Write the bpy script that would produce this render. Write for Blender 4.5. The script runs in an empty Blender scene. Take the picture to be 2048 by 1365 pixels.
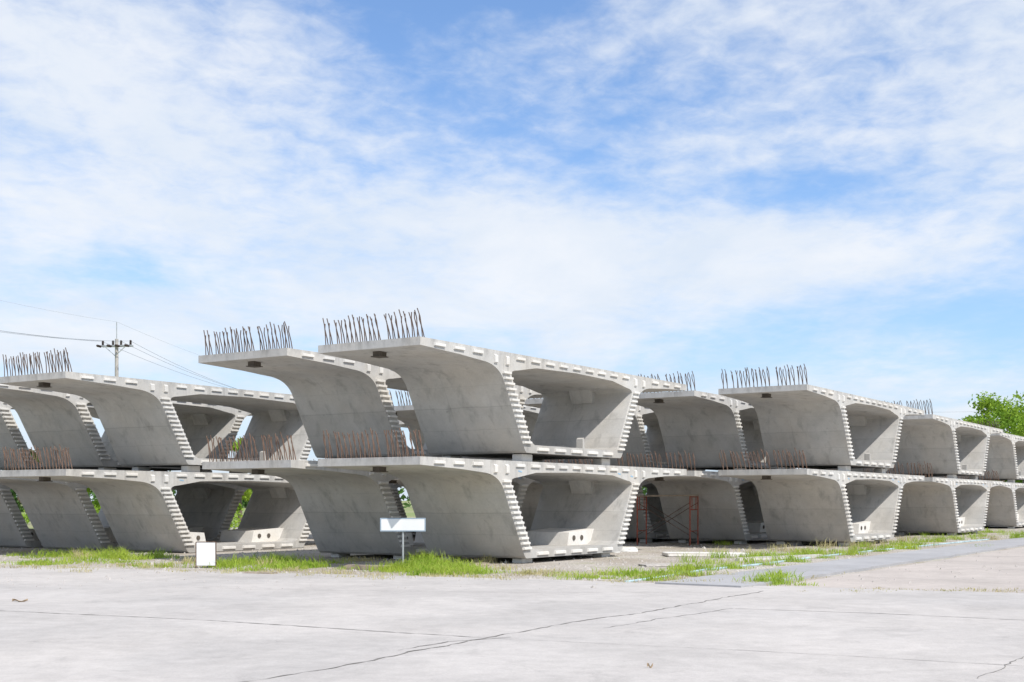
import bpy, bmesh, math, random
from mathutils import Vector, Matrix
from mathutils import noise as nz
random.seed(7)
F=2500.0; HY=1001.0; HC=1.58
sc=bpy.context.scene; COL=sc.collection
def G(px,py,z=0.0):
    Y=(HC-z)*F/(py-HY); return Vector(((px-1024)/F*Y,Y,z))
U=Vector((.545,.838,0)).normalized(); V=Vector((-U.y,U.x,0)); ANG=math.atan2(U.y,U.x)
P0=Vector((-2.01,27.3,0))
# ---------------------------------------------------------------- helpers
def link(name,bm,mat,parent=None,smooth=None):
    me=bpy.data.meshes.new(name)
    bmesh.ops.recalc_face_normals(bm,faces=bm.faces[:])
    bm.to_mesh(me); bm.free()
    if mat: me.materials.append(mat)
    if smooth is not None:
        for p in me.polygons: p.use_smooth=True
        me.set_sharp_from_angle(angle=math.radians(smooth))
    o=bpy.data.objects.new(name,me); COL.objects.link(o)
    if parent: o.parent=parent
    return o
def raw(name,vs,fs,mat,parent=None):
    me=bpy.data.meshes.new(name); me.from_pydata(vs,[],fs); me.update()
    if mat: me.materials.append(mat)
    o=bpy.data.objects.new(name,me); COL.objects.link(o)
    if parent: o.parent=parent
    return o
def tag(o,label,cat,group=None,kind=None):
    if label: o['label']=label
    if cat: o['category']=cat
    if group: o['group']=group
    if kind: o['kind']=kind
    return o
def thing(name,label,cat,loc=(0,0,0),rz=0,group=None):
    o=bpy.data.objects.new(name,None); COL.objects.link(o)
    o.location=loc; o.rotation_euler=(0,0,rz); o.empty_display_size=.2
    return tag(o,label,cat,group)
def prism(bm,poly,y0,y1,inset=0):
    n=len(poly)
    cx=sum(p[0] for p in poly)/n; cz=sum(p[1] for p in poly)/n
    a=[bm.verts.new((cx+(x-cx)*(1-inset),y0,cz+(z-cz)*(1-inset))) for x,z in poly]
    b=[bm.verts.new((x,y1,z)) for x,z in poly]
    bm.faces.new(a); bm.faces.new(b[::-1])
    for i in range(n):
        j=(i+1)%n; bm.faces.new((a[j],a[i],b[i],b[j]))
def box(bm,c,s,rot=None,bev=0):
    m=Matrix.Translation(c)
    if rot: m=m@rot.to_4x4()
    r=bmesh.ops.create_cube(bm,size=1,matrix=m@Matrix.Diagonal((s[0],s[1],s[2],1)))
    if bev:
        es=list({e for v in r['verts'] for e in v.link_edges})
        bmesh.ops.bevel(bm,geom=es,offset=bev,segments=2,affect='EDGES')
def tube(bm,pts,r,n=6,r2=None):
    pts=[Vector(p) for p in pts]; rings=[]
    for i,p in enumerate(pts):
        d=(pts[min(i+1,len(pts)-1)]-pts[max(i-1,0)]).normalized()
        a=d.orthogonal().normalized() if i==0 else (rings_a-d*rings_a.dot(d)).normalized()
        rings_a=a; b=d.cross(a)
        rr=r if r2 is None else r+(r2-r)*i/(len(pts)-1)
        rings.append([bm.verts.new(p+(a*math.cos(2*math.pi*k/n)+b*math.sin(2*math.pi*k/n))*rr) for k in range(n)])
    for i in range(len(rings)-1):
        for k in range(n):
            bm.faces.new((rings[i][k],rings[i][(k+1)%n],rings[i+1][(k+1)%n],rings[i+1][k]))
    bm.faces.new(rings[0]); bm.faces.new(rings[-1][::-1])
def copy_tree(o,parent=None):
    c=o.copy(); COL.objects.link(c); c.parent=parent
    for ch in list(o.children): copy_tree(ch,c)
    return c
# ---------------------------------------------------------------- materials
class N:
    def __init__(s,nt): s.nt=nt
    def n(s,t,**k):
        nd=s.nt.nodes.new(t)
        ins=k.pop('ins',{})
        for a,b in k.items(): setattr(nd,a,b)
        for a,b in ins.items():
            if isinstance(b,bpy.types.NodeSocket): s.nt.links.new(b,nd.inputs[a])
            else: nd.inputs[a].default_value=b
        return nd
    def math(s,op,a,b=0.0,c=0.0,clamp=False):
        nd=s.n('ShaderNodeMath',operation=op,use_clamp=clamp)
        for i,v in enumerate((a,b,c)):
            if isinstance(v,bpy.types.NodeSocket): s.nt.links.new(v,nd.inputs[i])
            else: nd.inputs[i].default_value=v
        return nd.outputs[0]
    def noise(s,vec,scale,detail=4,rough=.55,dist=0):
        return s.n('ShaderNodeTexNoise',ins={'Vector':vec,'Scale':scale,'Detail':detail,'Roughness':rough,'Distortion':dist}).outputs[0]
    def mapv(s,vec,scale=(1,1,1),loc=(0,0,0),rot=(0,0,0)):
        return s.n('ShaderNodeMapping',ins={'Vector':vec,'Scale':scale,'Location':loc,'Rotation':rot}).outputs[0]
    def rng(s,v,a,b,c,d,smooth=False):
        nd=s.n('ShaderNodeMapRange',ins={'Value':v,'From Min':a,'From Max':b,'To Min':c,'To Max':d})
        if smooth: nd.interpolation_type='SMOOTHSTEP'
        return nd.outputs[0]
    def mix(s,f,a,b,blend='MIX'):
        nd=s.n('ShaderNodeMix',data_type='RGBA',blend_type=blend)
        for i,v in ((0,f),(6,a),(7,b)):
            if isinstance(v,bpy.types.NodeSocket): s.nt.links.new(v,nd.inputs[i])
            else: nd.inputs[i].default_value=v if i==0 else (*v,1)
        return nd.outputs[2]
    def gray(s,v):
        return s.n('ShaderNodeCombineColor',ins={0:v,1:v,2:v}).outputs[0]
def newmat(name):
    m=bpy.data.materials.new(name); m.use_nodes=True
    nt=m.node_tree; b=nt.nodes['Principled BSDF']; return m,N(nt),b
def setb(g,b,col=None,rough=.85,bump=None,bs=.3,bd=.02):
    if col is not None:
        if isinstance(col,bpy.types.NodeSocket): g.nt.links.new(col,b.inputs['Base Color'])
        else: b.inputs['Base Color'].default_value=(*col,1)
    b.inputs['Roughness'].default_value=rough
    b.inputs['Specular IOR Level'].default_value=.25
    if bump is not None:
        bn=g.n('ShaderNodeBump',ins={'Height':bump,'Strength':bs,'Distance':bd})
        g.nt.links.new(bn.outputs[0],b.inputs['Normal'])
def concrete(name,base,dirty=1.0,lines=True):
    m,g,b=newmat(name)
    oc=g.n('ShaderNodeTexCoord').outputs['Object']; wp=g.n('ShaderNodeNewGeometry').outputs['Position']
    n1=g.noise(wp,.55,6,.6,.4); n2=g.noise(wp,2.6,6,.65); n3=g.noise(wp,22,4,.6)
    st=g.noise(g.mapv(wp,(3.2,3.2,.30)),1.0,5,.65,.3)
    v=g.rng(n1,.3,.7,.87,1.08); v2=g.rng(n2,.3,.7,.92,1.06); v3=g.rng(n3,.3,.7,.96,1.04)
    s1=g.rng(st,.50,.74,1.0,1-.26*dirty,True)
    t=g.math('MULTIPLY',g.math('MULTIPLY',v,v2),g.math('MULTIPLY',v3,s1))
    sx=g.n('ShaderNodeSeparateXYZ',ins={0:oc})
    if lines:
        wob=g.math('MULTIPLY',g.math('SUBTRACT',g.noise(wp,1.5,2),.5),.05)
        for zz,w,dk in ((1.12,.014,.76),(.58,.010,.82),(1.62,.008,.86)):
            d=g.math('ABSOLUTE',g.math('SUBTRACT',g.math('ADD',sx.outputs[2],wob),zz))
            t=g.math('MULTIPLY',t,g.rng(d,0,w,dk,1.0))
        d=g.math('ABSOLUTE',g.math('SUBTRACT',sx.outputs[1],.35)); t=g.math('MULTIPLY',t,g.rng(d,0,.010,.82,1.0))
        t=g.math('MULTIPLY',t,g.rng(g.math('ADD',sx.outputs[2],g.math('MULTIPLY',wob,3.0)),1.08,1.16,.95,1.03))
        gz=g.math('MULTIPLY',g.rng(sx.outputs[2],0,.6,1,0,True),g.rng(g.noise(wp,1.3,5,.7),.40,.7,0,.34))
        t=g.math('MULTIPLY',t,g.math('SUBTRACT',1.0,gz))
        ge=g.math('MULTIPLY',g.rng(sx.outputs[2],2.15,2.42,0,1,True),g.rng(g.noise(g.mapv(wp,(1,1,.4)),5,5,.7),.45,.65,0,.28))
        t=g.math('MULTIPLY',t,g.math('SUBTRACT',1.0,ge))
    sc1=g.noise(g.mapv(wp,(1,1,.7)),6.5,7,.75,1.0)
    t=g.math('MULTIPLY',t,g.rng(sc1,.60,.74,1.0,.74,True))
    vo=g.n('ShaderNodeTexVoronoi',ins={'Vector':wp,'Scale':9.0}).outputs['Distance']
    hole=g.rng(vo,.04,.08,.72,1.0)
    t=g.math('MULTIPLY',t,hole)
    warm=g.mix(g.rng(g.noise(wp,.8,3),.4,.65,0,1),(base*1.01,base*.985,base*.935),(base*1.03,base*.975,base*.89))
    c=g.mix(1.0,warm,g.gray(t),'MULTIPLY')
    bump=g.math('ADD',g.math('MULTIPLY',n2,.6),g.math('ADD',g.math('MULTIPLY',n3,.35),g.math('MULTIPLY',hole,.25)))
    setb(g,b,c,.88,bump,.3,.03); return m
M={}
M['conc']=concrete('cast_concrete',.50)
M['edge']=concrete('pale_concrete',.70,.5,False)  # sunlight painted into the keys' paler tone; plain pale concrete on blocks and slabs
def simple(name,col,rough=.6,var=.25,scale=6,bs=.2,metal=0):
    m,g,b=newmat(name); wp=g.n('ShaderNodeNewGeometry').outputs['Position']
    n=g.noise(wp,scale,5,.6)
    c=g.mix(1.0,col,g.gray(g.rng(n,.3,.7,1-var,1+var)),'MULTIPLY')
    setb(g,b,c,rough,n,bs,.01); b.inputs['Metallic'].default_value=metal; return m
M['rust']=simple('rusty_steel',(.11,.078,.062),.85,.4,9)
M['rust2']=simple('brown_rusty_steel',(.155,.10,.073),.85,.45,9)
M['dark']=simple('dark_hole',(.03,.028,.026),.9)
M['drain']=simple('brown_box',(.10,.085,.07),.9)
M['white']=simple('white_paint',(.76,.77,.765),.5,.05,3,.05)
M['bluegrey']=simple('blue_grey_paint',(.30,.38,.46),.5,.1)
M['bluemark']=simple('blue_chalk',(.30,.46,.60),.8,.3,20)
M['steel']=simple('galvanised_steel',(.42,.44,.45),.45,.15,8,.1,.3)
M['red']=simple('red_oxide_paint',(.36,.10,.065),.65,.45,7)
M['pole']=simple('pole_concrete',(.45,.42,.39),.9,.15,2)
M['wire']=simple('wire_black',(.20,.22,.25),.6)
M['wirelight']=simple('wire_grey',(.42,.45,.50),.6)
M['insul']=simple('insulator_brown',(.05,.035,.03),.3)
M['pvc']=simple('blue_pvc',(.36,.47,.50),.6,.35,2.5,.05)
M['timber']=simple('weathered_timber',(.36,.30,.24),.9,.35,5)
M['rubble']=simple('broken_concrete',(.42,.39,.36),.95,.3,5)
M['tarp']=simple('white_sack',(.62,.62,.60),.7,.12,5)
M['leafdry']=simple('dry_leaf',(.40,.30,.20),.8,.3)
M['bark']=simple('bark',(.14,.11,.085),.9,.35,5)
def foliage(name,a,b_,c_,sc_=1.2,trans=.35):
    m,g,b=newmat(name); wp=g.n('ShaderNodeNewGeometry').outputs['Position']
    n=g.noise(wp,sc_,3,.6); n2=g.noise(wp,sc_*14,2)
    col=g.mix(g.rng(n,.35,.65,0,1),a,b_); col=g.mix(g.rng(n2,.5,.72,0,.8),col,c_)
    setb(g,b,col,.6)
    tr=g.n('ShaderNodeBsdfTranslucent',ins={'Color':col})
    ms=g.n('ShaderNodeMixShader',ins={0:trans,1:b.outputs[0],2:tr.outputs[0]})
    g.nt.links.new(ms.outputs[0],g.nt.nodes['Material Output'].inputs[0]); return m
M['grass']=foliage('green_grass',(.26,.42,.04),(.42,.54,.07),(.54,.52,.16),.9,.4)
M['dry']=foliage('dry_grass',(.48,.44,.20),(.54,.46,.28),(.34,.40,.11),1.2,.3)
M['leafb']=foliage('bright_leaves',(.18,.33,.03),(.34,.48,.05),(.11,.19,.03),.6,.4)
M['leafd']=foliage('dark_leaves',(.045,.11,.025),(.10,.20,.04),(.03,.06,.02),.6,.3)
M['hedge']=foliage('hedge_leaves',(.26,.42,.04),(.38,.52,.06),(.10,.20,.03),.8,.35)
m,g,b=newmat('gravel_ground'); wp=g.n('ShaderNodeNewGeometry').outputs['Position']
a=g.noise(wp,.35,6,.6,.5); f=g.noise(wp,14,5,.7); vo=g.n('ShaderNodeTexVoronoi',ins={'Vector':wp,'Scale':16.0}).outputs['Distance']
c=g.mix(g.rng(a,.38,.6,0,1),(.54,.50,.45),(.42,.37,.31))
c=g.mix(g.rng(g.noise(wp,.9,5,.65),.56,.7,0,.6),c,(.28,.32,.10))
c=g.mix(1.0,c,g.gray(g.math('MULTIPLY',g.rng(f,.3,.7,.65,1.3),g.rng(vo,.1,.7,1.1,.8))),'MULTIPLY')
setb(g,b,c,.95,g.math('ADD',f,vo),.6,.04); M['gravel']=m
m,g,b=newmat('field_ground'); wp=g.n('ShaderNodeNewGeometry').outputs['Position']
c=g.mix(g.rng(g.noise(wp,.08,6,.6),.4,.6,0,1),(.17,.25,.06),(.32,.30,.18))
c=g.mix(1.0,c,g.gray(g.rng(g.noise(wp,5,4),.3,.7,.7,1.25)),'MULTIPLY')
setb(g,b,c,.95); M['field']=m
def roadmat(name,c1,c2,amp=1.0,bs=.25,speck=.78):
    m,g,b=newmat(name); wp=g.n('ShaderNodeNewGeometry').outputs['Position']
    a=g.noise(wp,.16,6,.6,.6); n2=g.noise(wp,.45,7,.68,.5); f=g.noise(wp,30,4,.7); f2=g.noise(wp,4,6,.7)
    c=g.mix(g.rng(a,.35,.65,0,1),c1,c2)
    t=g.math('MULTIPLY',g.rng(n2,.38,.70,1.03,1-.17*amp),g.rng(f,.3,.7,1-.07*amp,1+.07*amp))
    t=g.math('MULTIPLY',t,g.rng(f2,.3,.7,1-.10*amp,1+.07*amp))
    b3=g.noise(g.mapv(wp,(1,.8,1),loc=(5,3,0)),1.1,8,.78,.8)
    t=g.math('MULTIPLY',t,g.rng(b3,.54,.72,1.0,1-.19*amp,True))
    sp=g.n('ShaderNodeTexVoronoi',ins={'Vector':wp,'Scale':3.2}).outputs['Distance']
    t=g.math('MULTIPLY',t,g.rng(sp,.02,.05,speck,1.0))
    c=g.mix(1.0,c,g.gray(t),'MULTIPLY')
    setb(g,b,c,.9,g.math('ADD',f,f2),bs,.012); return m
M['road']=roadmat('concrete_road',(.515,.48,.45),(.445,.42,.40),1.0,.35)
M['path']=roadmat('grey_path',(.40,.395,.40),(.35,.345,.35),.8,.15,.9)
M['pinkyard']=roadmat('sandy_yard',(.50,.445,.405),(.44,.395,.36),1.0,.3,.9)
M['joint']=simple('joint_tar',(.24,.225,.21),.9,.35,3)
# ---------------------------------------------------------------- ground
def sheet(name,pts,z,mat,kind='structure'):
    o=raw(name,[(p[0],p[1],z) for p in pts],[tuple(range(len(pts)))],mat); o['kind']=kind; return o
sheet('ground',[(-2500,-500),(2500,-500),(2500,4000),(-2500,4000)],0,M['field'])
e0=G(0,1135); e1=G(1000,1160); e2=G(1500,1175); e3=G(2048,1190)
eL=e0+(e0-e1)*2.2; eR=e3+(e3-e2)*5
sheet('yard',[eL-Vector((0,1,0)),eR-Vector((0,1,0)),eR+U*120,eL+U*75],.004,M['gravel'])
edge=[]
pts=[eL,e0,e1,e2,e3,eR]
for i in range(len(pts)-1):
    n=max(2,int((pts[i+1]-pts[i]).length/.22))
    for k in range(n):
        p=pts[i].lerp(pts[i+1],k/n); p=p+Vector((0,.16*nz.noise(Vector((p.x*.5,1,0)))+random.uniform(-.04,.04),0)); edge.append(p)
edge.append(eR)
bm=bmesh.new()
top=[bm.verts.new((p.x,p.y,.03)) for p in edge]; lo=[bm.verts.new((p.x,p.y+.02,-.02)) for p in edge]
bk=[bm.verts.new((p.x,-60,.03)) for p in edge]
for i in range(len(edge)-1):
    bm.faces.new((top[i],top[i+1],lo[i+1],lo[i])); bm.faces.new((bk[i],bk[i+1],top[i+1],top[i]))
o=link('road',bm,M['road']); o['kind']='structure'
pa=G(1330,1169); pb=G(1500,1176.5)
bm=bmesh.new()
n=240; L_=[];R_=[];L0=[];R0=[]
for k in range(n+1):
    d=U*(-.4+110*k/n)
    a=pa+d+(-V)*(random.uniform(-.015,.015)+.08*nz.noise(Vector((k*.3,0,0)))); c=pb+d+(-V)*(random.uniform(-.02,.02)+.12*nz.noise(Vector((k*.3,5,0))))
    L_.append(bm.verts.new((a.x,a.y,.06))); R_.append(bm.verts.new((c.x,c.y,.06)))
    L0.append(bm.verts.new((a.x,a.y,-.02))); R0.append(bm.verts.new((c.x,c.y,-.02)))
bm.faces.new((L_[0],R_[0],R0[0],L0[0]))
for k in range(n):
    bm.faces.new((L_[k],L_[k+1],R_[k+1],R_[k])); bm.faces.new((L_[k],L0[k],L0[k+1],L_[k+1])); bm.faces.new((R_[k],R_[k+1],R0[k+1],R0[k]))
o=link('path',bm,M['path']); o['kind']='structure'
q=pb-V*.25
sheet('sandy_ground',[q+Vector((0,.05,0)),eR+Vector((0,.5,0)),eR+U*110,q+U*110],.010,M['pinkyard'])
def strip(name,pix,w,jit,z=.034,mat='joint'):
    P=[]
    gp=[G(*p) for p in pix]
    for i in range(len(gp)-1):
        k=max(2,int((gp[i+1]-gp[i]).length/.12))
        for j in range(k): P.append(gp[i].lerp(gp[i+1],j/k))
    P.append(gp[-1]); vs=[];fs=[]; off=0
    for i,p in enumerate(P):
        d=(P[min(i+1,len(P)-1)]-P[max(i-1,0)]).normalized(); nn=Vector((-d.y,d.x,0))
        off=off*.9+random.uniform(-jit,jit); ww=w*random.uniform(.2,1.3)
        c=p+nn*off
        vs+= [(c.x+nn.x*ww,c.y+nn.y*ww,z),(c.x-nn.x*ww,c.y-nn.y*ww,z)]
        if i: fs.append((2*i-2,2*i-1,2*i+1,2*i))
    o=raw(name,vs,fs,M[mat]); o['kind']='structure'; return o
strip('road_joint',[(-100,1222),(420,1246),(940,1280)],.016,.008)
strip('road_joint',[(940,1280),(1500,1308),(2150,1345)],.006,.008)
strip('road_crack',[(430,1385),(640,1345),(850,1302),(990,1276),(1230,1238),(1400,1208),(1520,1186)],.015,.035,.035)
strip('road_crack',[(800,1308),(900,1290),(1020,1280)],.012,.03,.036)
strip('road_crack',[(1210,1262),(1330,1240),(1470,1222)],.010,.035)
strip('road_joint',[(1470,1222),(1760,1232),(2150,1250)],.014,.008)
strip('road_crack',[(1960,1365),(2060,1310)],.006,.03)
strip('road_joint',[(1100,1190),(1500,1188)],.008,.006)
strip('road_crack',[(0,1172),(500,1182),(1100,1190)],.007,.03)
# ---------------------------------------------------------------- bridge segments
LEN=2.96; HH=2.4; W=13.6
xo=lambda z:4.28-.56*z
xi=lambda z:4.69-.56*z
def bez(a,c,b,n):
    return [((1-t)**2*a[0]+2*t*(1-t)*c[0]+t*t*b[0],(1-t)**2*a[1]+2*t*(1-t)*c[1]+t*t*b[1]) for t in [i/n for i in range(n+1)]]
mir=lambda P:[(W-x,z) for x,z in P][::-1]
ZC=1.66
outer=[(0,2.4),(0,2.22),(1.5,2.16)]+bez((2.55,2.09),(xo(2.03),2.03),(xo(ZC),ZC),10)
inner=[(xi(ZC),ZC)]+bez((xi(1.84),1.84),(xi(1.98),1.98),(3.95,2.0),4)+[(4.8,2.13),(6.8,2.17)]
deck=outer+inner+mir(inner)[1:]+mir(outer)
sh=lambda P:[(x-W/2,z) for x,z in P]
Y0=-LEN/2; Y1=LEN/2
def key(bm,cx,cz,w,h,ang=0,d=.07,tp=.2):
    P=[(-w/2,-h/2),(w/2,-h/2),(w/2,h/2),(-w/2,h/2)]
    a=[(cx-W/2+x*(1-tp*.35),cz+z*(1-tp*1.4)) for x,z in P]; b=[(cx-W/2+x,cz+z) for x,z in P]
    va=[bm.verts.new((x,Y0-d,z)) for x,z in a]; vb=[bm.verts.new((x,Y0+.01,z)) for x,z in b]
    bm.faces.new(va); bm.faces.new(vb[::-1])
    for i in range(4):
        j=(i+1)%4; bm.faces.new((va[j],va[i],vb[i],vb[j]))
def make_segment(lower):
    t=thing('box_girder_segment','','bridge segment')
    c=M['conc']; e=M['edge']
    bm=bmesh.new(); prism(bm,sh(deck),Y0,Y1); link('deck_slab',bm,c,t,35)
    for s in (0,1):
        P=[(xo(.3),.3),(xi(.3),.3),(xi(ZC),ZC),(xo(ZC),ZC)]
        if s: P=mir(P)
        bm=bmesh.new(); prism(bm,sh(P),Y0,Y1); link('web',bm,c,t)
    half=[(4.34,0),(4.27,.05),(xo(.3),.3),(xi(.3),.3),(4.72,.2)]
    bm=bmesh.new(); prism(bm,sh(half+mir(half)),Y0,Y1); link('bottom_slab',bm,c,t)
    for s in (0,1):
        for k in range(14):
            z=.25+k*.127; x=(xo(z)+xi(z))/2
            if s: x=W-x
            bm=bmesh.new(); key(bm,x,z,.36,.072,0,.06,.22); link('shear_key',bm,e,t)
    for x,w,h in ((.7,.42,.08),(1.45,.42,.08),(2.2,.42,.09),(2.95,.14,.22),(3.45,.14,.24),(4.05,.40,.08),(4.75,.42,.08),(5.45,.42,.08),(6.12,.42,.08),(6.8,.42,.08)):
        for xx in ({x,W-x}):
            bm=bmesh.new(); key(bm,xx,2.29 if h<.15 else 2.19,w,h,0,.045); link('deck_key',bm,e,t)
    for x in (5.1,5.95,6.8,7.65,8.5):
        bm=bmesh.new(); key(bm,x,.10,.55,.09,0,.045); link('bottom_key',bm,e,t)
    xr=lambda z:W-xi(z)
    for s in (0,1):
        P=[(xr(1.62)+.05,1.62),(xr(1.62)-.015,1.63),(9.66,1.94),(9.55,2.10),(9.85,2.10),(xr(1.85)+.1,1.85)]
        if s: P=mir(P)
        bm=bmesh.new(); prism(bm,sh(P),Y0+1.2,Y0+1.9,.02); link('anchor_block',bm,c,t)
    if lower:
        for s in (0,1):
            P=[(7.75,.18),(7.85,.56),(xr(.64)+.05,.64),(xr(.2)+.1,.18)]
            if s: P=mir(P)
            bm=bmesh.new(); prism(bm,sh(P),Y0+.85,Y0+2.3,.03); bl=link('anchor_block',bm,e,t)
            for hx in (8.12,8.55):
                x=(W-hx if s else hx)-W/2
                bm=bmesh.new()
                bmesh.ops.create_cone(bm,cap_ends=True,segments=20,radius1=.07,radius2=.07,depth=.03,matrix=Matrix.Translation((x,Y0+.842,.40))@Matrix.Rotation(math.pi/2,4,'X'))
                link('duct_hole_shade',bm,M['drain'],bl)  # solid disc, its dark colour stands in for the shade inside a duct
        for x,z in ((4.05,2.03),(9.2,2.06),(9.95,2.0)):
            bm=bmesh.new(); box(bm,(x-W/2,Y0-.002,z+.12),(.16,.006,.035),Matrix.Rotation(.15,3,'Y')); link('chalk_mark',bm,M['bluemark'],t)
    else:
        P=[(8.0,.18),(8.0,.50),(8.08,.54),(8.14,.18)]
        bm=bmesh.new(); prism(bm,sh(P),Y0+.5,Y0+.7); link('deviator_rib',bm,c,t)
        P=[(7.9,.18),(8.0,.34),(xr(.38)+.05,.38),(xr(.2)+.1,.18)]
        bm=bmesh.new(); prism(bm,sh(P),Y0+1.6,Y0+2.3,.05); link('anchor_block',bm,c,t)
    bm=bmesh.new(); box(bm,(.45-W/2,Y0+1.5,2.16),(.24,.22,.14),bev=.01); box(bm,(.45-W/2,Y0+1.5,2.09),(.30,.28,.02)); link('drain_box',bm,M['drain'],t)
    rm=M['rust2'] if lower else M['rust']
    ys=[.04+.135*i for i in range(8)]+[1.26+.135*i for i in range(10)]+[2.70,2.84]
    for i,y in enumerate(ys):
        for q in (0,1):
            bm=bmesh.new()
            if q==0: P=[(0,0,-.04),(0,.02,.24),(.0,.05,.46),(.01,.12,.64)]
            else: P=[(0,0,-.04),(-.01,.05,.22),(-.03,.11,.46),(-.03,.11,.60)]
            tube(bm,P,.0125,5)
            o=link('starter_bar',bm,rm,t,60)
            o.location=(.14+.14*q-W/2,Y0+y+.045*q+random.uniform(-.01,.01),HH)
            o.rotation_euler=(random.uniform(-.05,.04),random.uniform(-.03,.03),random.uniform(-.15,.15))
            o.scale=(1,1,random.uniform(.88,1.06))
    return t
protoU=make_segment(False); protoL=make_segment(True)
used={'U':False,'L':False}
S=2.62
def seg(which,loc,label,group=None):
    pr=protoU if which=='U' else protoL
    o=pr if not used[which] else copy_tree(pr)
    if used[which]:
        bx=random.uniform(-.06,.06)
        for ch in o.children:
            if ch.name.startswith('starter_bar'):
                ch.rotation_euler.x+=bx+random.uniform(-.05,.05); ch.rotation_euler.y+=random.uniform(-.04,.04)
    used[which]=True
    o.location=loc; o.rotation_euler=(0,0,ANG); o['label']=label
    o['group']='concrete bridge segments stacked two high in the storage yard'
    return o
def make_block(h):
    t=thing('support_block','','block')
    bm=bmesh.new(); box(bm,(0,0,h/2-.01),(.5,.3,h-.02),bev=.015); link('concrete_base',bm,M['edge'],t)
    bm=bmesh.new(); box(bm,(0,0,h-.01),(.42,.24,.02)); link('rubber_pad',bm,M['dark'],t)
    return t
blkS=make_block(.22); blkG=make_block(.14); bu=[False,False]
stacks=[
 (0,0,.0,.14,'highest hollow concrete bridge segment, top of the nearest central stack','bottom concrete bridge segment of the nearest central stack, right behind the blank post sign','nearest central stack'),
 (0,3.8,-.12,.13,'upper bridge segment just left of and behind the tallest central one','lower bridge segment whose web stands left of the blank post sign','stack left of the nearest central one'),
 (-.2,11.75,.0,.02,'upper bridge segment at left, the whole end face of its box in view','lower bridge segment at left, standing behind the small white board','nearest of the left hand stacks'),
 (-.2,15.55,.0,.02,'upper bridge segment second back among the stacks at left','lower bridge segment second back among the stacks at left','second left hand stack'),
 (-.2,19.35,.0,.02,'upper bridge segment third back at left, cut by the left picture edge','lower bridge segment third back at left, cut by the left picture edge','third left hand stack'),
 (15.7,-3.1,.0,.16,'upper bridge segment first right of the scaffold, whole box opening in view','lower bridge segment first right of the scaffold, its box opening fully in view','first stack right of the scaffold'),
 (15.7,.7,.0,.15,'upper bridge segment directly above and behind the red scaffold','lower bridge segment standing right behind the red scaffold','stack behind the scaffold'),
 (15.7,4.5,.0,.15,'upper bridge segment half hidden by the right wing of the central stack','lower bridge segment half hidden left of the red scaffold','stack half hidden by the central wing'),
 (15.7,8.3,.0,.15,'upper bridge segment seen only in the narrow gap through the central box opening','lower bridge segment seen only in the narrow gap through the central box opening','stack behind the central box opening'),
 (15.7,12.1,.0,.15,'upper bridge segment far back in the gap between the two central stacks','lower bridge segment far back in the gap between the two central stacks','far stack in the central gap'),
 (15.7,15.9,.0,.15,'farthest upper bridge segment glimpsed between the webs of the two central stacks','farthest lower bridge segment glimpsed between the webs of the two central stacks','farthest stack in the central gap'),
 (31.3,-2.9,.0,.14,'upper bridge segment third from the right picture edge, in the middle distance','lower bridge segment third from the right picture edge, in the middle distance','middle distance stack at right'),
 (31.3,.9,.0,.14,'upper bridge segment mostly hidden behind the first stack right of the scaffold','lower bridge segment mostly hidden behind the first stack right of the scaffold','hidden middle distance stack'),
 (47,-2.3,.0,.14,'farthest upper bridge segment, at the right picture edge beneath the trees','farthest lower bridge segment, at the right picture edge','farthest stack at right'),
 (47,1.5,.0,.14,'far upper bridge segment just behind the one at the right edge','far lower bridge segment just behind the one at the right edge','hidden far stack at right'),
]
for u,s,du,base,lu,ll,nm in stacks:
    c=P0+U*(u+6.8)+V*(s+LEN/2)
    jx=random.uniform(-.02,.02)
    seg('L',c+Vector((0,0,base)),ll)
    seg('U',c+U*(du+jx)+Vector((0,0,base+S)),lu)
    for tier in (0,1):
        for a in (-2.05,2.05):
            for b_ in (-1.1,1.1):
                pr=blkG if tier==0 else blkS
                o=pr if not bu[tier] else copy_tree(pr); bu[tier]=True
                zz=(base-.14 if tier==0 else base+HH)
                o.location=c+U*a+V*b_+Vector((0,0,zz)); o.rotation_euler=(0,0,ANG)
                o['label']=('small ground block under the ' if tier==0 else 'small bearing block inside the ')+nm
                o['group']=('ground blocks under the ' if tier==0 else 'bearing blocks inside the ')+nm
# ---------------------------------------------------------------- signs
p=G(806,1141)
t=thing('post_sign','blank white wide sign on a thin grey post in the grass','sign',p,.03)
bm=bmesh.new(); tube(bm,[(0,0,-.02),(0,0,1.15)],.022,10); link('post',bm,M['steel'],t,40)
bm=bmesh.new(); box(bm,(0,-.035,1.03),(.98,.02,.262),bev=.004); link('panel',bm,M['white'],t)
bm=bmesh.new()
for dz in (-.141,.141): box(bm,(0,-.032,1.03+dz),(1.024,.035,.022))
for dx in (-.501,.501): box(bm,(dx,-.032,1.03),(.022,.034,.26))
link('frame',bm,M['bluegrey'],t)
p=G(412,1137)
t=thing('ground_board','small blank white board standing at the road edge in front of the left stack','board',p,.05)
bm=bmesh.new(); box(bm,(0,0,.33),(.44,.025,.54),bev=.005); link('panel',bm,M['white'],t)
bm=bmesh.new()
for dx in (-.228,.228): box(bm,(dx,0,.31),(.02,.035,.60))
box(bm,(0,0,.612),(.436,.035,.018)); link('frame',bm,M['rust2'],t)
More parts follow.
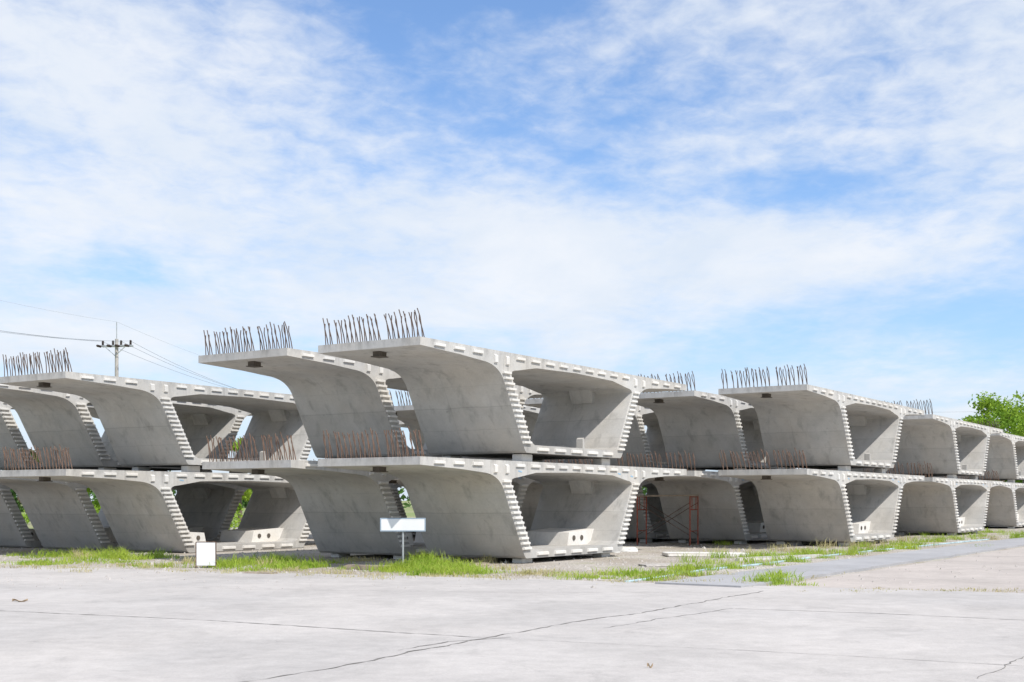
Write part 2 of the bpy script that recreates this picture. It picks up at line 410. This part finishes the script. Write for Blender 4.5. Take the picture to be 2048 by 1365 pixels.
# ---------------------------------------------------------------- scaffold
A=G(1380,1092); A.z=0
t=thing('scaffold','rusty red tubular scaffold frame with diagonal braces beside the right wing','scaffold',(A.x,A.y,0),0)
def hframe(ox,oy):
    bm=bmesh.new(); d=Vector((.42,1.0,0)).normalized()*1.1; o_=Vector((ox,oy,0))
    tube(bm,[o_,o_+Vector((0,0,1.72))],.024,8); tube(bm,[o_+d,o_+d+Vector((0,0,1.72))],.024,8)
    for z in (1.70,1.25,.5): tube(bm,[o_+Vector((0,0,z)),o_+d+Vector((0,0,z))],.018,6)
    for k in (.25,.75): tube(bm,[o_+d*k+Vector((0,0,1.25)),o_+d*k+Vector((0,0,1.7))],.015,6)
    return bm
link('end_frame',hframe(0,0),M['red'],t,40); link('end_frame',hframe(-1.78,.5),M['red'],t,40)
for a,b_ in (((-1.78,.5,1.5),(0,0,.35)),((-1.78,.5,.35),(0,0,1.5))):
    bm=bmesh.new(); tube(bm,[a,b_],.012,6); link('cross_brace',bm,M['rust2'],t,40)
    bm=bmesh.new(); tube(bm,[Vector(a)+Vector((.42,1.0,0)),Vector(b_)+Vector((.42,1.0,0))],.012,6); link('cross_brace',bm,M['rust2'],t,40)
bm=bmesh.new(); tube(bm,[(-1.9,.5,1.73),(.3,-.06,1.75)],.03,6); link('top_rail',bm,M['timber'],t,40)
# ---------------------------------------------------------------- power line
def pole(x,y,label,rz):
    t=thing('utility_pole',label,'utility pole',(x,y,0),rz,'power line poles behind the yard')
    bm=bmesh.new(); tube(bm,[(0,0,0),(0,0,6),(0,0,11.9)],.17,8,.11); link('post',bm,M['pole'],t,50)
    bm=bmesh.new(); tube(bm,[(0,0,11.9),(0,0,13.0)],.03,6); link('lightning_rod',bm,M['steel'],t,50)
    bm=bmesh.new(); box(bm,(0,-.16,11.45),(2.1,.08,.09)); box(bm,(0,.16,11.45),(2.1,.08,.09)); link('crossarm',bm,M['steel'],t)
    bm=bmesh.new(); tube(bm,[(-.7,-.2,11.4),(0,-.2,10.8)],.025,5); tube(bm,[(.7,-.2,11.4),(0,-.2,10.8)],.025,5); link('arm_brace',bm,M['steel'],t)
    for dx in (-.95,-.25,.3,.95):
        for q in (0,1):
            bm=bmesh.new()
            if q==0:
                for k in range(4): bmesh.ops.create_cone(bm,cap_ends=True,segments=10,radius1=.09,radius2=.05,depth=.07,matrix=Matrix.Translation((dx,0,11.55+k*.075)))
            else:
                for k in range(5): bmesh.ops.create_cone(bm,cap_ends=True,segments=10,radius1=.08,radius2=.045,depth=.08,matrix=Matrix.Translation((dx,-.35-.1*k,11.40))@Matrix.Rotation(math.pi/2,4,'X'))
            link('insulator',bm,M['insul'],t)
d=Vector((8.5,50,0)); p1=Vector((-25.3,80,0)); rz=math.atan2(-8.5,50)
pole(*p1[:2],'grey utility pole with crossarm and dark insulators above the left stacks',rz)
pole(*(p1+d)[:2],'farther utility pole hidden behind the central stacks',rz)
pole(*(p1-d)[:2],'nearer utility pole outside the left picture edge',rz)
nrm=Vector((50,-8.5,0)).normalized()
for k,(off,z,sag) in enumerate(((-.95,11.75,1.2),(.3,11.75,1.45),(.95,11.75,1.65),(0,13.0,.9))):
    for a,b_,nm in ((p1-d,p1,'left of the pole'),(p1,p1+d,'right of the pole')):
        P=[]
        for i in range(25):
            s_=i/24; q=a.lerp(b_,s_)+nrm*off; P.append((q.x,q.y,z-4*sag*s_*(1-s_)))
        bm=bmesh.new(); tube(bm,P,.0105 if k<3 else .008,4)
        which=['leftmost','middle','rightmost','topmost thin'][k]
        o=link('power_cable',bm,M['wirelight' if k==3 else 'wire']); tag(o,which+' of the sagging power cables '+nm,'cable','power cables strung between the poles')
for k in range(2):
    a=Vector((20,130,10.2+k*.9)); b_=Vector((60,118,9.6+k*.9)); P=[]
    for i in range(20):
        s_=i/19; q=a.lerp(b_,s_); P.append((q.x,q.y,q.z-4*.5*s_*(1-s_)))
    bm=bmesh.new(); tube(bm,P,.015,4); tag(link('power_cable',bm,M['wirelight']),('lower' if k==0 else 'upper')+' thin cable crossing in front of the trees at far right','cable','thin cables at far right')
# ---------------------------------------------------------------- trees
def leaves(vs,fs,c,r,n,size,rnd,flat=1.0):
    for _ in range(n):
        v=Vector((rnd.gauss(0,1),rnd.gauss(0,1),rnd.gauss(0,1))).normalized()*(rnd.random()**.45)*r
        v.z*=flat
        q=c+v; n1=Vector((rnd.uniform(-1,1),rnd.uniform(-1,1),rnd.uniform(-.2,1))).normalized()
        a=n1.orthogonal().normalized(); a=(Matrix.Rotation(rnd.uniform(0,6.3),3,n1)@a); b=n1.cross(a)
        s=size*rnd.uniform(.6,1.3); i=len(vs)
        vs+= [q+a*s,q+b*s*.45,q-a*s,q-b*s*.45]; fs.append((i,i+1,i+2,i+3))
def tree(x,y,h,rx,label,mat,seed,nc=34,nl=170,size=.2,group=None,rz_=.42):
    rnd=random.Random(seed)
    t=thing('tree',label,'tree',(x,y,0),0,group)
    bm=bmesh.new(); top=Vector((rnd.uniform(-.4,.4),rnd.uniform(-.4,.4),h*.8))
    P=[Vector((0,0,-.1)),Vector((rnd.uniform(-.1,.1),0,h*.2)),Vector((top.x*.5,top.y*.5,h*.45)),top]
    tube(bm,P,h*.03,8,h*.006)
    vs=[];fs=[]
    cz=h*(1-rz_)
    for k in range(nc):
        a=rnd.uniform(0,6.283); zz=rnd.uniform(-1,1); rr=math.sqrt(1-zz*zz)*rnd.uniform(.45,1.1)
        c=Vector((math.cos(a)*rr*rx,math.sin(a)*rr*rx,cz+zz*h*rz_*rnd.uniform(.6,1.03)))
        if k%3==0: tube(bm,[Vector((top.x*.4,top.y*.4,h*.4)),(c+Vector((0,0,h*.35)))*.5,c],h*.010,5,h*.003)
        leaves(vs,fs,c,rx*rnd.uniform(.14,.30),nl,size,rnd,.75)
    link('trunk',bm,M['bark'],t,50); raw('crown',vs,fs,mat,t)
    return t
gt='trees behind the storage yard'
tree(38.5,98,10.0,4.8,'bright green leafy tree rising at the right picture edge',M['leafb'],1,70,210,.16,group=gt)
tree(44.5,104,11.2,4.6,'larger green tree partly cut by the right picture edge',M['leafb'],2,56,220,.18,group=gt)
tree(34.6,110,7.9,2.6,'small green tree left of the bright one at far right',M['leafb'],3,30,180,.18,group=gt)
tree(37.8,120,10.3,4.4,'darker tree behind the bright one at far right',M['leafd'],4,36,180,.2,group=gt)
tree(31.8,100,9.0,1.0,'narrow dark treetop peeping over the right hand stacks',M['leafd'],5,24,120,.12,group=gt)
tree(-24.5,74,5.3,1.5,'slim green tree seen in the gap between the left stacks',M['leafb'],6,24,130,.15,group=gt)
tree(-15.6,72,5.4,1.6,'green tree seen through the left box opening',M['leafb'],8,24,130,.15,group=gt)
tree(-31.5,80,6.0,1.8,'green tree low behind the far left stacks',M['leafd'],9,24,130,.15,group=gt)
def hedge(x0,y0,x1,y1,h,w,label,seed):
    rnd=random.Random(seed); a=Vector((x0,y0,0)); b_=Vector((x1,y1,0)); L=(b_-a).length; ang=math.atan2(y1-y0,x1-x0)
    t=thing('hedge',label,'hedge',a.lerp(b_,.5),ang)
    vs=[];fs=[]
    for k in range(int(L*3)):
        c=Vector((rnd.uniform(-L/2,L/2),rnd.uniform(-w/3,w/3),h*rnd.uniform(.3,.8))); leaves(vs,fs,c,h*.42,110,.09,rnd,.8)
    raw('foliage',vs,fs,M['hedge'],t)
    bm=bmesh.new()
    for k in range(int(L)): 
        x=-L/2+.5+k; tube(bm,[(x,0,0),(x+rnd.uniform(-.1,.1),0,h*.7)],.03,5,.015)
    link('stems',bm,M['bark'],t)
hedge(-32,66,-18,74,1.25,1.2,'clipped yellow green hedge seen low between the left stacks',11)
hedge(-17,60,-7,66,1.2,1.2,'yellow green hedge seen through the lower left box opening',12)
rnd=random.Random(20); vs=[];fs=[]
for k in range(260):
    x=rnd.uniform(-140,190); c=Vector((x,rnd.uniform(250,270),rnd.uniform(1,5.5))); leaves(vs,fs,c,4.0,60,.7,rnd,.7)
o=raw('far_treeline',vs,fs,M['leafd']); tag(o,'dark green line of far trees along the horizon','trees',kind='stuff')
# ---------------------------------------------------------------- grass
rnd=random.Random(5)
def grassfield(name,patches,mat,label,wd=1.0):
    vs=[];fs=[]
    for (px,py,rx,ry,n,h) in patches:
        c=G(px,py)
        subs=[(c+V*rnd.gauss(0,rx*.5)+U*rnd.gauss(0,ry*.5)) for _ in range(max(3,n//50))]
        for s_ in subs:
            hh=h*rnd.uniform(.3,1.1); lean=Vector((rnd.uniform(-.4,.4),rnd.uniform(-.35,.35),0))
            sp=rnd.uniform(.08,.24)
            for _ in range(n//len(subs)):
                p=s_+Vector((rnd.gauss(0,sp),rnd.gauss(0,sp),0))
                a=rnd.uniform(0,6.283); w=rnd.uniform(.004,.009)*wd; d=Vector((math.cos(a),math.sin(a),0))*w
                l=hh*rnd.uniform(.4,1.2); b_=rnd.uniform(0,6.283); bend=Vector((math.cos(b_),math.sin(b_),0))*l*rnd.uniform(.1,.8)+lean*l
                m_=p+bend*.35+Vector((0,0,l*.6)); t_=p+bend+Vector((0,0,l*rnd.uniform(.75,1)))
                i=len(vs); vs+=[p-d,p+d,m_+d*.8,m_-d*.8,t_]; fs+=[(i,i+1,i+2,i+3),(i+3,i+2,i+4)]
    o=raw(name,vs,fs,mat); tag(o,label,'grass',kind='stuff'); return o
gr=[]
for px in range(60,350,26): gr.append((px,1130+px*.012+rnd.uniform(-9,3),.45,.4,rnd.choice((80,220,380)),rnd.uniform(.12,.24)))
gr+= [(15,1128,.5,.4,90,.14),(70,1114,.9,.8,500,.26),(200,1116,1.0,.8,900,.32),(300,1116,.8,.8,650,.30),(130,1112,1.1,.8,600,.26),(250,1120,.6,.5,500,.28)]
for px in range(440,640,26): gr.append((px,1139+rnd.uniform(-7,4),.35,.4,rnd.choice((100,280,420)),rnd.uniform(.14,.26)))
gr+= [(560,1128,.6,.6,900,.33),(500,1130,.5,.5,600,.28),(610,1135,.4,.4,320,.22),(455,1134,.25,.4,350,.30),(690,1140,.25,.3,90,.12),(665,1128,.3,.3,120,.2)]
for px in range(785,950,22): gr.append((px,1147+rnd.uniform(-8,4),.35,.4,rnd.choice((250,450,600)),.28))
gr+= [(850,1136,.5,.5,1300,.44),(890,1138,.5,.5,1000,.38),(812,1143,.3,.4,600,.32),(935,1146,.4,.4,250,.22),(1000,1147,.3,.3,110,.14)]
for px in range(1120,1400,38): gr.append((px,1155+rnd.uniform(-8,5),.35,.4,rnd.choice((50,160,320)),rnd.uniform(.10,.20)))
gr+= [(1250,1150,.5,.4,420,.22),(1330,1155,.4,.4,420,.2),(1385,1140,.4,.5,600,.26),(1170,1156,.4,.4,250,.15)]
gr+= [(1540,1168,.22,.2,420,.24),(1555,1160,.25,.2,420,.28),(1525,1170,.2,.2,200,.18),(1600,1172,.25,.2,90,.12)]
for px,py in ((1450,1126),(1500,1118),(1560,1117),(1620,1110),(1680,1104),(1740,1096),(1790,1092),(1850,1085),(1900,1080),(1960,1074),(2010,1070),(1985,1066),(1880,1076)): gr.append((px,py,.9,1.0,rnd.choice((200,380,550)),.26))
gr+= [(1060,1078,.5,.7,700,.4),(470,1075,1,1,700,.4),(30,1075,1,1,700,.4),(1440,1090,.6,.6,150,.2)]
gr+= [(2040,1078,.6,.8,400,.4),(1960,1095,.3,1.2,200,.15)]
gr+= [(1300,1162,.2,.2,200,.16),(1370,1151,.2,.2,250,.18),(1470,1138,.3,.2,300,.2),(1580,1124,.3,.3,300,.22),(1700,1110,.4,.3,350,.25),(1800,1099,.5,.4,350,.25),(1530,1131,.3,.2,250,.18),(1640,1117,.3,.3,300,.2),(1750,1104,.4,.3,300,.22)]
grassfield('grass',gr,M['grass'],'tall bright green grass growing in tufts along the road edge and between the stacks')
dr=[]
for px in range(0,1500,34): dr.append((px,1137+px*.02+rnd.uniform(-12,7),.5,.4,90,.14))
dr+= [(1010,1140,.6,.5,200,.2),(1090,1150,.5,.5,150,.14),(1590,1105,1,.8,300,.3),(1690,1098,1,.8,250,.35),(1480,1112,1,.8,250,.28),(1800,1086,1,1,200,.35),(1720,1092,1,1,200,.35),(1340,1165,.4,.3,120,.1),(1950,1080,1,1,200,.3),(370,1128,.4,.4,160,.25),(720,1122,.5,.5,200,.2),(980,1128,.4,.4,200,.25),(150,1118,.8,.6,150,.3),(540,1132,.5,.5,150,.28)]
for px in range(1620,2048,30): dr.append((px,1184+rnd.uniform(-3,3),.3,.12,60,.07))
for k in range(9): dr.append((1570+k*45,1166-k*9,.12,.5,60,.08))
grassfield('dry_grass',dr,M['dry'],'sparse straw coloured dry weeds scattered over the gravel verge')
# ---------------------------------------------------------------- pebbles / rubble
vs=[];fs=[]; rnd=random.Random(9)
for _ in range(3600):
    px=rnd.uniform(-50,2100); py=rnd.uniform(1066,1165) if rnd.random()<.75 else rnd.uniform(1100,1182)
    p=G(px,py,.012); s=rnd.uniform(.012,.045)*(2 if rnd.random()<.05 else 1)
    if (p-pa).dot(-V)>-.2 and (rnd.random()<.8 or (p-pb).dot(-V)<0): continue
    i=len(vs); a=rnd.uniform(0,6.28)
    for q in range(4):
        vs.append(p+Vector((math.cos(a+q*1.57)*s*rnd.uniform(.7,1.3),math.sin(a+q*1.57)*s*rnd.uniform(.6,1),-.01)))
    vs.append(p+Vector((0,0,s*.9)))
    fs+=[(i,i+1,i+4),(i+1,i+2,i+4),(i+2,i+3,i+4),(i+3,i,i+4)]
o=raw('gravel_stones',vs,fs,M['rubble']); tag(o,'small grey stones scattered over the dirt verge','stones',kind='stuff')
def rock(px,py,s,label,mat='rubble',sq=.5,seed=0,name='rock',cat='rock'):
    bm=bmesh.new(); bmesh.ops.create_icosphere(bm,subdivisions=3,radius=1)
    for v in bm.verts:
        k=1+.45*nz.noise(v.co*1.3+Vector((seed*3.1,0,0)))+.15*nz.noise(v.co*4+Vector((seed,1,0)))
        v.co=Vector((v.co.x*k*s,v.co.y*k*s*.8,v.co.z*k*s*sq))
    o=link(name,bm,M[mat],None,25 if mat=='rubble' else 70); p=G(px,py); o.location=(p.x,p.y,s*sq*.4); tag(o,label,cat); return o
rock(1618,1089,.42,'pale broken rock on the verge below the first right stack',seed=1)
rock(1592,1091,.25,'smaller grey rock left of the pale broken rock',seed=2)
rock(1255,1104,.34,'crumpled white sack on the gravel by the central stack','tarp',.35,3,'sack','sack')
rock(1228,1106,.2,'small crumpled white rag beside the white sack','tarp',.35,4,'rag','rag')
def slab(px,py,sx,sy,sz,rz,label,mat,name,cat,seed=1):
    bm=bmesh.new(); box(bm,(0,0,sz/2),(sx,sy,sz),bev=.012)
    r=random.Random(seed)
    for v in bm.verts: v.co+=Vector((r.uniform(-.02,.02),r.uniform(-.015,.015),0))
    o=link(name,bm,M[mat]); p=G(px,py); o.location=(p.x,p.y,.004); o.rotation_euler=(0,r.uniform(-.01,.01),rz); tag(o,label,cat); return o
slab(735,1140,1.05,.28,.10,-.35,'weathered plank lying in the grass left of the post sign','timber','plank','plank')
slab(738,1133,.8,.2,.06,-.1,'short pale slab lying behind the weathered plank','rubble','concrete_slab','slab',2)
slab(520,1150,.75,.22,.05,-.42,'thin dark plank flat on the road edge below the left grass','timber','plank','plank',3)
slab(1410,1113,2.3,.9,.10,.1,'pale flat concrete slab on the gravel right of the central stack','edge','concrete_slab','slab',4)
slab(1560,1120,3.2,.14,.10,.62,'long pale concrete strip lying on the verge by the blue pipe','edge','concrete_strip','slab',5)
slab(1330,1133,1.2,.5,.05,.3,'thin broken concrete plate in the verge grass right of centre','rubble','concrete_slab','slab',6)
slab(960,1133,.5,.16,.08,.8,'short dark timber offcut near the foot of the central box','timber','timber_offcut','timber',7)
P=[]
for px,py in ((1250,1167),(1330,1156),(1410,1142),(1520,1131),(1640,1115),(1760,1102),(1880,1090),(1990,1079)):
    q=G(px,py); P.append((q.x,q.y,.02))
bm=bmesh.new(); tube(bm,P,.030,10); tag(link('water_pipe',bm,M['pvc'],None,60),'long pale blue plastic pipe running along the verge beside the path','pipe')
def leaf(px,py,s,label,seed):
    p=G(px,py); bm=bmesh.new(); vs=[]
    for k in range(7):
        x=(k/6-.5)*2; w=(1-x*x)*.35
        vs.append((bm.verts.new((x*s,-w*s,.02*math.sin(k*1.3)+.03)),bm.verts.new((x*s,0,.005+.015*math.sin(k*1.3))),bm.verts.new((x*s,w*s,.02*math.cos(k)+.03))))
    for k in range(6):
        for j in (0,1):
            try: bm.faces.new((vs[k][j],vs[k+1][j],vs[k+1][j+1],vs[k][j+1]))
            except ValueError: pass
    o=link('fallen_leaf',bm,M['leafdry']); o.location=(p.x,p.y,.03); tag(o,label,'leaf')
leaf(40,1208,.12,'long curled brown leaf on the road at left',1)
leaf(1300,1343,.028,'small brown leaf on the road near the bottom edge',2)
# ---------------------------------------------------------------- light & sky
sun_h=(-V*.95-U*.30).normalized(); el=math.radians(52)
sd=Vector((sun_h.x*math.cos(el),sun_h.y*math.cos(el),math.sin(el)))
l=bpy.data.lights.new('sun','SUN'); l.energy=4.6; l.angle=math.radians(.6); l.color=(1,.955,.89)
lo_=bpy.data.objects.new('sun',l); COL.objects.link(lo_); lo_.rotation_euler=(-sd).to_track_quat('-Z','Y').to_euler()
w=bpy.data.worlds.new("World"); sc.world=w; w.use_nodes=True; nt=w.node_tree; g=N(nt)
bg=nt.nodes['Background']
sky=g.n('ShaderNodeTexSky',sky_type='NISHITA',sun_disc=False,sun_elevation=el,sun_rotation=math.atan2(sd.x,sd.y),air_density=1.0,dust_density=.6,ozone_density=2.0)
dv=g.n('ShaderNodeTexCoord').outputs['Generated']
sp=g.n('ShaderNodeSeparateXYZ',ins={0:dv}); dx,dy,dz=sp.outputs
den=g.math('ADD',g.math('MAXIMUM',dz,0.0),.14)
pl=g.n('ShaderNodeCombineXYZ',ins={0:g.math('DIVIDE',dx,den),1:g.math('DIVIDE',dy,den),2:0.0}).outputs[0]
nA=g.noise(g.mapv(pl,(1.0,.8,1),rot=(0,0,.5)),1.7,5,.5,.5)
nB=g.noise(g.mapv(pl,(1.0,.9,1),rot=(0,0,-.5)),13,5,.6,.25)
nC=g.noise(g.mapv(pl,(1,.55,1),loc=(3,7,0),rot=(0,0,-.9)),3.2,6,.56,.6)
cov=0.57
acc=None
blobs=[(900,5,300,75,-.55),(1060,240,290,115,-.44),(780,100,140,90,-.36),(1330,150,260,70,-.16),(1560,385,270,42,-.36),(280,535,120,50,-.32),(1750,660,420,75,-.30),(200,50,90,50,-.20),(430,80,60,50,-.16),(1980,560,180,140,-.20),(1100,20,120,60,-.2),(560,300,70,60,-.12),(1500,230,300,60,-.12),
 (330,200,330,150,.28),(700,450,650,75,.32),(1500,520,400,60,.42),(900,600,600,60,.36),(1800,120,350,110,.10),(150,650,300,70,.22),(1950,330,180,60,.12),(1170,680,110,40,.28)]
for px,py,sx_,sz_,A_ in blobs:
    q=g.n('ShaderNodeVectorMath',operation='SUBTRACT',ins={0:dv,1:((px-1024)/F*.95,0,(HY-py)/F*.96)}).outputs[0]
    q=g.n('ShaderNodeVectorMath',operation='MULTIPLY',ins={0:q,1:(F/sx_,0,F/sz_)}).outputs[0]
    dd=g.n('ShaderNodeVectorMath',operation='DOT_PRODUCT',ins={0:q,1:q}).outputs['Value']
    e_=g.math('MULTIPLY',g.math('EXPONENT',g.math('MULTIPLY',dd,-1.0)),A_)
    acc=e_ if acc is None else g.math('ADD',acc,e_)
# the fine mottle fades out in the low soft cloud banks
fine=g.rng(dz,.12,.30,.45,1.0,True)
t_=g.math('ADD',acc,cov)
t_=g.math('ADD',t_,g.math('MULTIPLY',g.math('SUBTRACT',nA,.5),1.0))
t_=g.math('ADD',t_,g.math('MULTIPLY',fine,g.math('MULTIPLY',g.math('SUBTRACT',nB,.5),1.0)))
t_=g.math('ADD',t_,g.math('MULTIPLY',g.math('SUBTRACT',nC,.5),.8))
mask=g.rng(t_,.0,1.0,0.06,.94,True)
shade=g.rng(g.noise(g.mapv(pl,(1,.6,1),loc=(9,2,0)),2.6,6,.6,.3),.35,.65,0,1)
cl=g.mix(shade,(7.7,8.45,9.5),(9.1,9.4,9.9))
bl=g.mix(1.0,sky.outputs[0],(1.1,1.5,1.9),'MULTIPLY')
hz=g.math('MULTIPLY',g.math('EXPONENT',g.math('MULTIPLY',g.math('MAXIMUM',dz,0.0),-8.5)),.85)
bl=g.mix(hz,bl,(5.9,7.3,9.4))
fin=g.mix(mask,bl,cl)
nt.links.new(fin,bg.inputs['Color']); bg.inputs['Strength'].default_value=.1
sc.view_settings.view_transform='Standard'; sc.view_settings.look='None'; sc.view_settings.exposure=0
cam=bpy.data.cameras.new('camera'); co=bpy.data.objects.new('camera',cam); COL.objects.link(co); sc.camera=co
cam.sensor_width=36; cam.lens=36*F/2048; cam.shift_y=(HY-682.5)/2048; cam.clip_end=6000; cam.clip_start=.1
co.location=(0,0,HC); co.rotation_euler=(math.pi/2,0,0)
